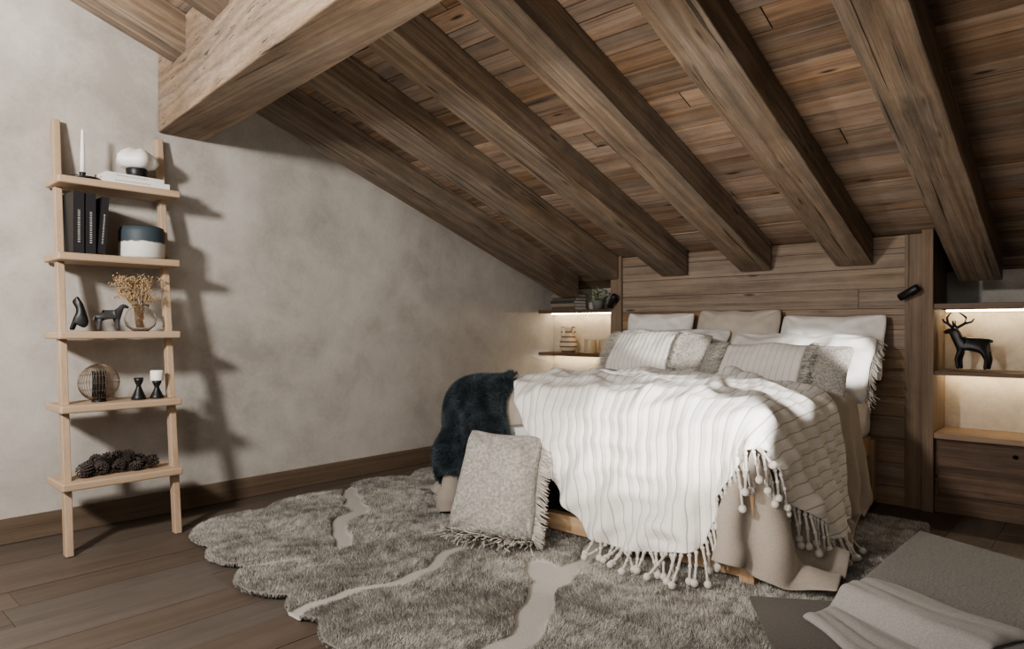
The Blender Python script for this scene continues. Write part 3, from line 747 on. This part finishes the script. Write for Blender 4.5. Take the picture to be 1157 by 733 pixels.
for vv in o.data.vertices:
    a=math.atan2(vv.co.y,vv.co.x); k=1+.07*math.cos(5*a)+.04*math.cos(3*a+1); vv.co.x*=k*.9; vv.co.y*=k*1.04
    vv.co.z+=.008*math.sin(a*3)*(vv.co.z>.1)
z=ZT[1]
for i,(y,T,L,le) in enumerate(((1.125,.05,.33,0),(1.18,.048,.325,0),(1.235,.035,.31,-.07))):
    book((-4.2,y,z+L/2+.003*(le!=0)),L,.2,T,M_bk,'black hardback book standing upright'+(' and leaning' if le else ''),'black books on the ladder shelf',upright=True,leanx=le,marks=M_lm)
M_pot=NT('two_tone_glaze'); tc=M_pot.n('ShaderNodeTexCoord'); sp=M_pot.n('ShaderNodeSeparateXYZ'); M_pot.l(tc.outputs['Object'],sp.inputs[0]); nz=M_pot.noise(tc.outputs['Object'],25,5)
hh=M_pot.math('ADD',sp.outputs[2],M_pot.math('MULTIPLY',nz,.03)); M_pot.col(M_pot.mix(M_pot.ramp(hh,[(.103,(0,0,0)),(.108,(1,1,1))]),(.66,.65,.62),(.045,.062,.075))); M_pot.rough(.6); M_pot.bump(nz,.3,.004)
o=lathe('vase',[(.0,0),(.108,0),(.118,.01),(.12,.15),(.112,.178),(.098,.185),(.094,.178),(.1,.15),(.1,.02),(.0,.02)],M_pot.m,(-4.2,1.445,z),48); tag(o,'round ceramic pot, slate blue above and white below','vase')
z=ZT[2]
def skin(name,nodes,edges,mat,loc,rz=0,sc=1.,par=None,sub=2):
    me=bpy.data.meshes.new(name); me.from_pydata([tuple(c*sc for c in n[:3]) for n in nodes],edges,[])
    o=bpy.data.objects.new(name,me); link(o); o.location=loc; o.rotation_euler=(0,0,rz)
    m=o.modifiers.new('Skin','SKIN'); m.use_smooth_shade=True
    for i,nn_ in enumerate(nodes): 
        rr=nn_[3]*sc; me.skin_vertices[0].data[i].radius=(rr,rr)
    me.skin_vertices[0].data[0].use_root=True
    m=o.modifiers.new('Sub','SUBSURF'); m.levels=sub; m.render_levels=sub
    me.materials.append(mat)
    if par: o.parent=par
    return o
nodes=[(.0,0,.105,.026),(-.05,0,.108,.027),(.05,0,.11,.026),(-.075,0,.14,.016),(-.09,0,.172,.014),(-.115,0,.165,.010),(-.13,0,.155,.007),
 (-.055,.018,.06,.010),(-.055,.018,.0,.006),(-.055,-.018,.06,.010),(-.06,-.018,.0,.006),(.055,.018,.06,.011),(.06,.018,.0,.006),(.055,-.018,.06,.011),(.055,-.018,.0,.006),(.08,0,.1,.007),(.09,0,.06,.006)]
edges=[(0,1),(0,2),(1,3),(3,4),(4,5),(5,6),(1,7),(7,8),(1,9),(9,10),(2,11),(11,12),(2,13),(13,14),(2,15),(15,16)]
nodes=[(a,b,c,r_*1.3) for a,b,c,r_ in nodes]
M_gh=plain('dark_grey_bronze',(.05,.05,.052),.5)
o=skin('figurine',nodes,edges,M_gh,(-4.12,1.245,z+.005),math.radians(-90),.80); tag(o,'small dark grey standing horse figurine on the ladder shelf','figurine','dark animal figurines')
nodes=[(0,0,.045,.032),(.0,0,.09,.026),(-.005,0,.125,.02),(-.02,0,.155,.016),(-.042,0,.152,.009),(-.03,.016,.045,.011),(-.045,.016,.0,.008),(-.03,-.016,.045,.011),(-.045,-.016,.0,.008),(.03,0,.02,.02),(-.018,.010,.18,.005),(-.018,-.010,.18,.005)]
edges=[(0,1),(1,2),(2,3),(3,4),(0,5),(5,6),(0,7),(7,8),(0,9),(3,10),(3,11)]
o=skin('figurine',nodes,edges,M_black,(-4.15,1.125,z+.006),math.radians(60),1.); tag(o,'small black seated animal figurine with upright ears','figurine','dark animal figurines')
M_glass=NT('clear_glass'); M_glass.b.inputs['Transmission Weight'].default_value=1; M_glass.b.inputs['Roughness'].default_value=.03; M_glass.b.inputs['IOR'].default_value=1.3; M_glass.col((.97,.95,.93))
e=empty('flower_vase',(-4.15,1.42,z)); tag(e,'round clear glass vase holding dried tan flowers','vase')
lathe('glass_bowl',[(.0,0),(.04,0),(.075,.03),(.085,.07),(.07,.115),(.042,.135),(.046,.15),(.043,.15),(.039,.135),(.066,.113),(.08,.07),(.07,.033),(.04,.006),(.0,.006)],M_glass.m,n=36,par=e)
M_dry=plain('dried_flower',(.46,.33,.20),.95,noisy=.35,bs=80)
v=[];f=[]
for i in range(60):
    a=random.uniform(0,6.28); R=random.uniform(.01,.12); h=random.uniform(.17,.30); p=Vector((R*.7*math.cos(a),R*1.15*math.sin(a)-.02,h))
    tubevf([(random.uniform(-.02,.02),random.uniform(-.02,.02),.02),(p.x*.3,p.y*.3,.14),p],[.0013]*3,4,v,f)
    for _ in range(26):
        q=p+Vector((random.gauss(0,.013),random.gauss(0,.013),random.gauss(0,.010))); spherevf(q,random.uniform(.0018,.0045),5,4,v,f)
o=mk('dried_flowers',v,f,M_dry,par=e,smooth=True); o["kind"]='stuff'
z=ZT[3]
e=empty('table_lamp',(-4.10,1.195,z)); tag(e,'round bronze wire cage lamp around a perforated black cylinder','lamp')
M_br=plain('aged_brass',(.26,.19,.13),.45,metal=.6)
v=[];f=[]; R=.10
for k in range(20):
    a=math.pi*k/20
    tubevf([(R*.6*math.cos(a)*math.cos(t),R*math.sin(a)*math.cos(t)+0,R+.004+R*math.sin(t)) for t in np.linspace(-math.pi/2,1.5*math.pi,29)],.0012,4,v,f)
for q in np.linspace(-.8,.8,5):
    c_=math.cos(math.asin(q)); tubevf([(R*.6*c_*math.cos(t),R*c_*math.sin(t),R+.004+R*q) for t in np.linspace(0,2*math.pi,37)],.0010,4,v,f)
mk('wire_cage',v,f,M_br,par=e,smooth=True)
v=[];f=[]
for i in range(14):
    zz=.03+i*.0095
    tubevf([(.030*math.cos(t),.030*math.sin(t),zz) for t in np.linspace(0,2*math.pi,21)],.0032,5,v,f)
for k in range(12):
    a=k*math.pi/6; tubevf([(.030*math.cos(a),.030*math.sin(a),.004),(.030*math.cos(a),.030*math.sin(a),.165)],.0035,5,v,f)
mk('lamp_body',v,f,M_black,par=e,smooth=True)
lathe('base',[(.0,0),(.036,0),(.036,.006),(.03,.01),(.03,.03),(.0,.03)],M_black,par=e)
HG=[(.0,0),(.036,0),(.038,.006),(.03,.02),(.014,.055),(.012,.065),(.022,.085),(.025,.1),(.0,.1)]
for (y,c) in ((1.38,False),(1.475,True)):
    e=empty('candle_holder',(-4.06,y,z)); tag(e,'black flared candle holder'+(' with a short white candle' if c else ' without candle'),'candle holder','black candle holders')
    lathe('body',HG if c else [(r_,h_*1.2) for r_,h_ in HG],M_black,n=28,par=e)
    if c: lathe('candle',[(.0,.1),(.033,.1),(.034,.104),(.034,.155),(.03,.158),(.0,.158)],M_wax,n=24,par=e)
z=ZT[4]; M_cone=plain('dark_cone',(.05,.038,.033),.75,noisy=.4)
v=[];f=[]
spherevf((0,0,0),.018,10,8,v,f,sz=1.3)
for i in range(70):
    t=i/70; zz=-.034+.072*t; a=i*2.39996; r0=.014+.016*math.sin(math.pi*min(1,t*.95+.12)); l=.022
    c=Vector((math.cos(a),math.sin(a),0)); s_=Vector((-math.sin(a),math.cos(a),0)); p=c*r0*.8+Vector((0,0,zz)); b=len(v)
    tip=c*(r0+l)+Vector((0,0,zz+.012)); v+= [tuple(p-s_*.004),tuple(p+s_*.004),tuple(p+c*l*.7+s_*.008+Vector((0,0,.002))),tuple(tip),tuple(p+c*l*.7-s_*.008+Vector((0,0,.002)))]
    f.append((b,b+1,b+2,b+3,b+4))
cm=bpy.data.meshes.new('pine_cone'); cm.from_pydata(v,[],f); cm.materials.append(M_cone)
for i in range(13):
    o=bpy.data.objects.new('pine_cone',cm)
    o.location=(-4.05+.035*(-1)**i*(1 if i<9 else .3),1.10+.33*((i%9)/8),z+.04 if i<9 else z+.075); 
    if i>=9: o.location.y=1.17+.05*(i-9)
    o.rotation_euler=(random.uniform(0,3),random.uniform(0,3),random.uniform(0,6)); o.scale=(random.uniform(.75,.95),)*3; link(o)
    tag(o,'dark brown pine cone in a heap on the lowest ladder board','pine cone','heap of dark pine cones')

# ---------------------------------------------------------------- deer in niche
nodes=[(0,0,.190,.038),(-.055,0,.192,.045),(.06,0,.196,.044),(-.085,0,.237,.034),(-.098,0,.282,.024),(-.125,0,.286,.020),(-.158,0,.270,.011),
 (-.06,.022,.135,.022),(-.068,.022,.07,.013),(-.062,.022,.0,.011),(-.06,-.022,.135,.022),(-.085,-.022,.075,.013),(-.075,-.022,.0,.011),
 (.068,.022,.135,.031),(.095,.022,.075,.014),(.082,.022,.0,.011),(.068,-.022,.135,.031),(.078,-.022,.07,.014),(.068,-.022,.0,.011),(.09,0,.215,.013),(.11,0,.205,.009),(-.088,.028,.300,.009),(-.088,-.028,.300,.009)]
edges=[(0,1),(0,2),(1,3),(3,4),(4,5),(5,6),(1,7),(7,8),(8,9),(1,10),(10,11),(11,12),(2,13),(13,14),(14,15),(2,16),(16,17),(17,18),(2,19),(19,20),(4,21),(4,22)]
nodes=[(a*1.15,b,c,r_*1.10) for a,b,c,r_ in nodes]
dr=empty('deer_figurine',(-.69,5.03,.882)); tag(dr,'black stag figurine with antlers standing in the lit niche','figurine')
skin('body',nodes,edges,M_black,(0,0,.008),0,.84,par=dr)
v=[];f=[]
for s_ in (-1,1):
    b=Vector((-.112*.84,s_*.008,.290*.84)); sw=-1.0 if s_<0 else 1.7
    m=[b,b+Vector((.008*sw,s_*.012,.025)),b+Vector((.030*sw,s_*.022,.05)),b+Vector((.034*sw,s_*.028,.088)),b+Vector((.012*sw,s_*.028,.120))]
    tubevf(m,[.010,.0095,.0085,.007,.004],6,v,f)
    tubevf([m[1],m[1]+Vector((-.014*sw,s_*.005,.018)),m[1]+Vector((-.016*sw,s_*.005,.042))],[.008,.0065,.004],6,v,f)
    tubevf([m[2],m[2]+Vector((.020*sw,s_*.006,.010)),m[2]+Vector((.028*sw,s_*.006,.030))],[.008,.0065,.004],6,v,f)
mk('antlers',v,f,M_black,par=dr,smooth=True)

# ---------------------------------------------------------------- left niche things
covers=[plain('cover_brown',(.10,.08,.06),.6),plain('cover_tan',(.22,.19,.15),.6),plain('cover_black',(.05,.05,.05),.6)]
z=1.325
for i in range(5):
    t=random.uniform(.026,.034); book((-4.10+random.uniform(-.01,.01),5.37,z),.30+random.uniform(-.02,.02),.19,t,covers[i%3],'old dark hardback book in a flat stack on the niche shelf','stacked books in the niche',rz=math.radians(-90)+random.uniform(-.06,.06)); z+=t
e=empty('potted_plant',(-3.74,5.36,1.325)); tag(e,'small leafy green plant in a grey pot on the niche shelf','plant')
lathe('pot',[(.0,0),(.045,0),(.06,.08),(.062,.085),(.054,.085),(.05,.07),(.0,.07)],plain('grey_pot',(.2,.2,.19),.7),par=e)
M_leaf=plain('leaf_green',(.17,.24,.10),.6,noisy=.4)
v=[];f=[]
for i in range(150):
    a=random.uniform(0,6.28); r_=random.uniform(.01,.125); h=.08+random.uniform(.0,.17)*(1-r_/.2); c=Vector((r_*math.cos(a),r_*.9*math.sin(a),h)); d_=Vector((math.cos(a),math.sin(a),random.uniform(-.2,.9))).normalized(); s_=d_.cross(Vector((0,0,1))).normalized()
    l=random.uniform(.02,.04); w=l*.35; b=len(v); v+=[tuple(c),tuple(c+d_*l*.5+s_*w),tuple(c+d_*l),tuple(c+d_*l*.5-s_*w)]; f.append((b,b+1,b+2,b+3))
    if i%4==0: tubevf([(0,0,.07),c*.5+Vector((0,0,.045)),c],[.002,.0015,.001],4,v,f)
mk('foliage',v,f,M_leaf,par=e)["kind"]='stuff'
M_jug=NT('patterned_clay'); tc=M_jug.n('ShaderNodeTexCoord'); sp=M_jug.n('ShaderNodeSeparateXYZ'); M_jug.l(tc.outputs['Object'],sp.inputs[0])
w_=M_jug.math('SINE',M_jug.math('MULTIPLY',sp.outputs[2],130.)); M_jug.col(M_jug.ramp(w_,[(.45,(.62,.53,.4)),(.7,(.22,.1,.06))])); M_jug.rough(.7)
e=empty('jug',(-4.10,5.36,.90)); tag(e,'patterned clay jug with two loop handles on the niche shelf','vase')
lathe('body',[(.0,0),(.06,0),(.085,.04),(.09,.09),(.07,.15),(.035,.19),(.03,.22),(.045,.245),(.04,.245),(.025,.22),(.0,.2)],M_jug.m,par=e)
for s_ in (-1,1): tube('handle',[(s_*.033,0,.215),(s_*.065,0,.27),(s_*.085,0,.24),(s_*.08,0,.16),(s_*.068,0,.135)],.008,M_jug.m,par=e)
M_can=plain('ribbed_candle_glass',(.55,.43,.27),.4,noisy=.2)
for x in (-3.83,-3.64):
    e=empty('candle',(x,5.36,.90)); tag(e,'squat amber jar candle on the lit niche shelf','candle','jar candles in the niche')
    lathe('jar',[(.0,0),(.058,0),(.062,.01),(.062,.13),(.058,.14),(.054,.14),(.054,.11),(.0,.11)],M_can,par=e)
    lathe('wax',[(.0,.111),(.053,.111),(.053,.125),(.0,.125)],M_wax,par=e)

# ---------------------------------------------------------------- lights
def area(name,loc,tgt,size,power,col,sy=None,spread=None):
    l=bpy.data.lights.new(name,'AREA'); l.size=size; l.energy=power; l.color=col
    if sy: l.shape='RECTANGLE'; l.size_y=sy
    if spread: l.spread=math.radians(spread)
    o=bpy.data.objects.new(name,l); o.location=loc; o.rotation_euler=(Vector(tgt)-Vector(loc)).to_track_quat('-Z','Y').to_euler(); link(o); return o
def spot(name,loc,tgt,power,ang,blend=.35,soft=.03,col=(1,.97,.92)):
    l=bpy.data.lights.new(name,'SPOT'); l.energy=power; l.spot_size=math.radians(ang); l.spot_blend=blend; l.shadow_soft_size=soft; l.color=col
    o=bpy.data.objects.new(name,l); o.location=loc; o.rotation_euler=(Vector(tgt)-Vector(loc)).to_track_quat('-Z','Y').to_euler(); link(o)
area('wall_key_light',(-2.2,-1.05,2.3),(-4.2,3.0,1.3),.3,140,(1,.963,.915))
area('room_fill_light',(.3,-1.4,2.2),(-2.2,3.5,1.2),1.2,32,(1,.98,.95))  # added soft fill from behind the camera; no window is built there
area('ceiling_bounce_light',(-1.4,1.6,.7),(-1.6,3.4,2.4),1.2,25,(1,.91,.8))
# low-angle sun shafts grazing the bed from the right
spot('sun_beam',(1.5,1.7,1.85),(-1.85,3.0,.56),1700,11,.7,.012)
spot('sun_beam',(1.5,2.0,1.70),(-2.25,3.50,.84),1100,6.5,.7,.012)
spot('sun_beam',(1.5,2.2,1.75),(-1.45,3.55,.78),950,7,.7,.012)
spot('sun_beam',(1.5,2.6,1.75),(-1.30,4.45,.98),1200,8,.7,.012)
spot('sun_beam',(1.5,2.2,1.80),(-2.55,4.35,1.0),1200,5.5,.7,.012)
spot('ceiling_wash_spot',(-3.2,.1,2.3),(-4.25,1.15,3.0),60,45,.8,.05)  # added spot brightening the upper left ceiling; no skylight is built
w=bpy.data.worlds.new('World'); w.use_nodes=True; w.node_tree.nodes['Background'].inputs[0].default_value=(.5,.5,.55,1); w.node_tree.nodes['Background'].inputs[1].default_value=.3; bpy.context.scene.world=w
try:
    bpy.context.scene.view_settings.look='AgX - Medium High Contrast'
except Exception as ex: print(ex)
# ---------------------------------------------------------------- camera
cd=bpy.data.cameras.new('camera'); cam=bpy.data.objects.new('camera',cd); link(cam)
cd.sensor_width=36; cd.lens=36*760/1157; cam.location=(0,0,1.15)
cam.rotation_euler=(math.radians(90),0,math.radians(42.2)); cd.shift_y=3.5/1157; cd.clip_start=.02
bpy.context.scene.camera=cam
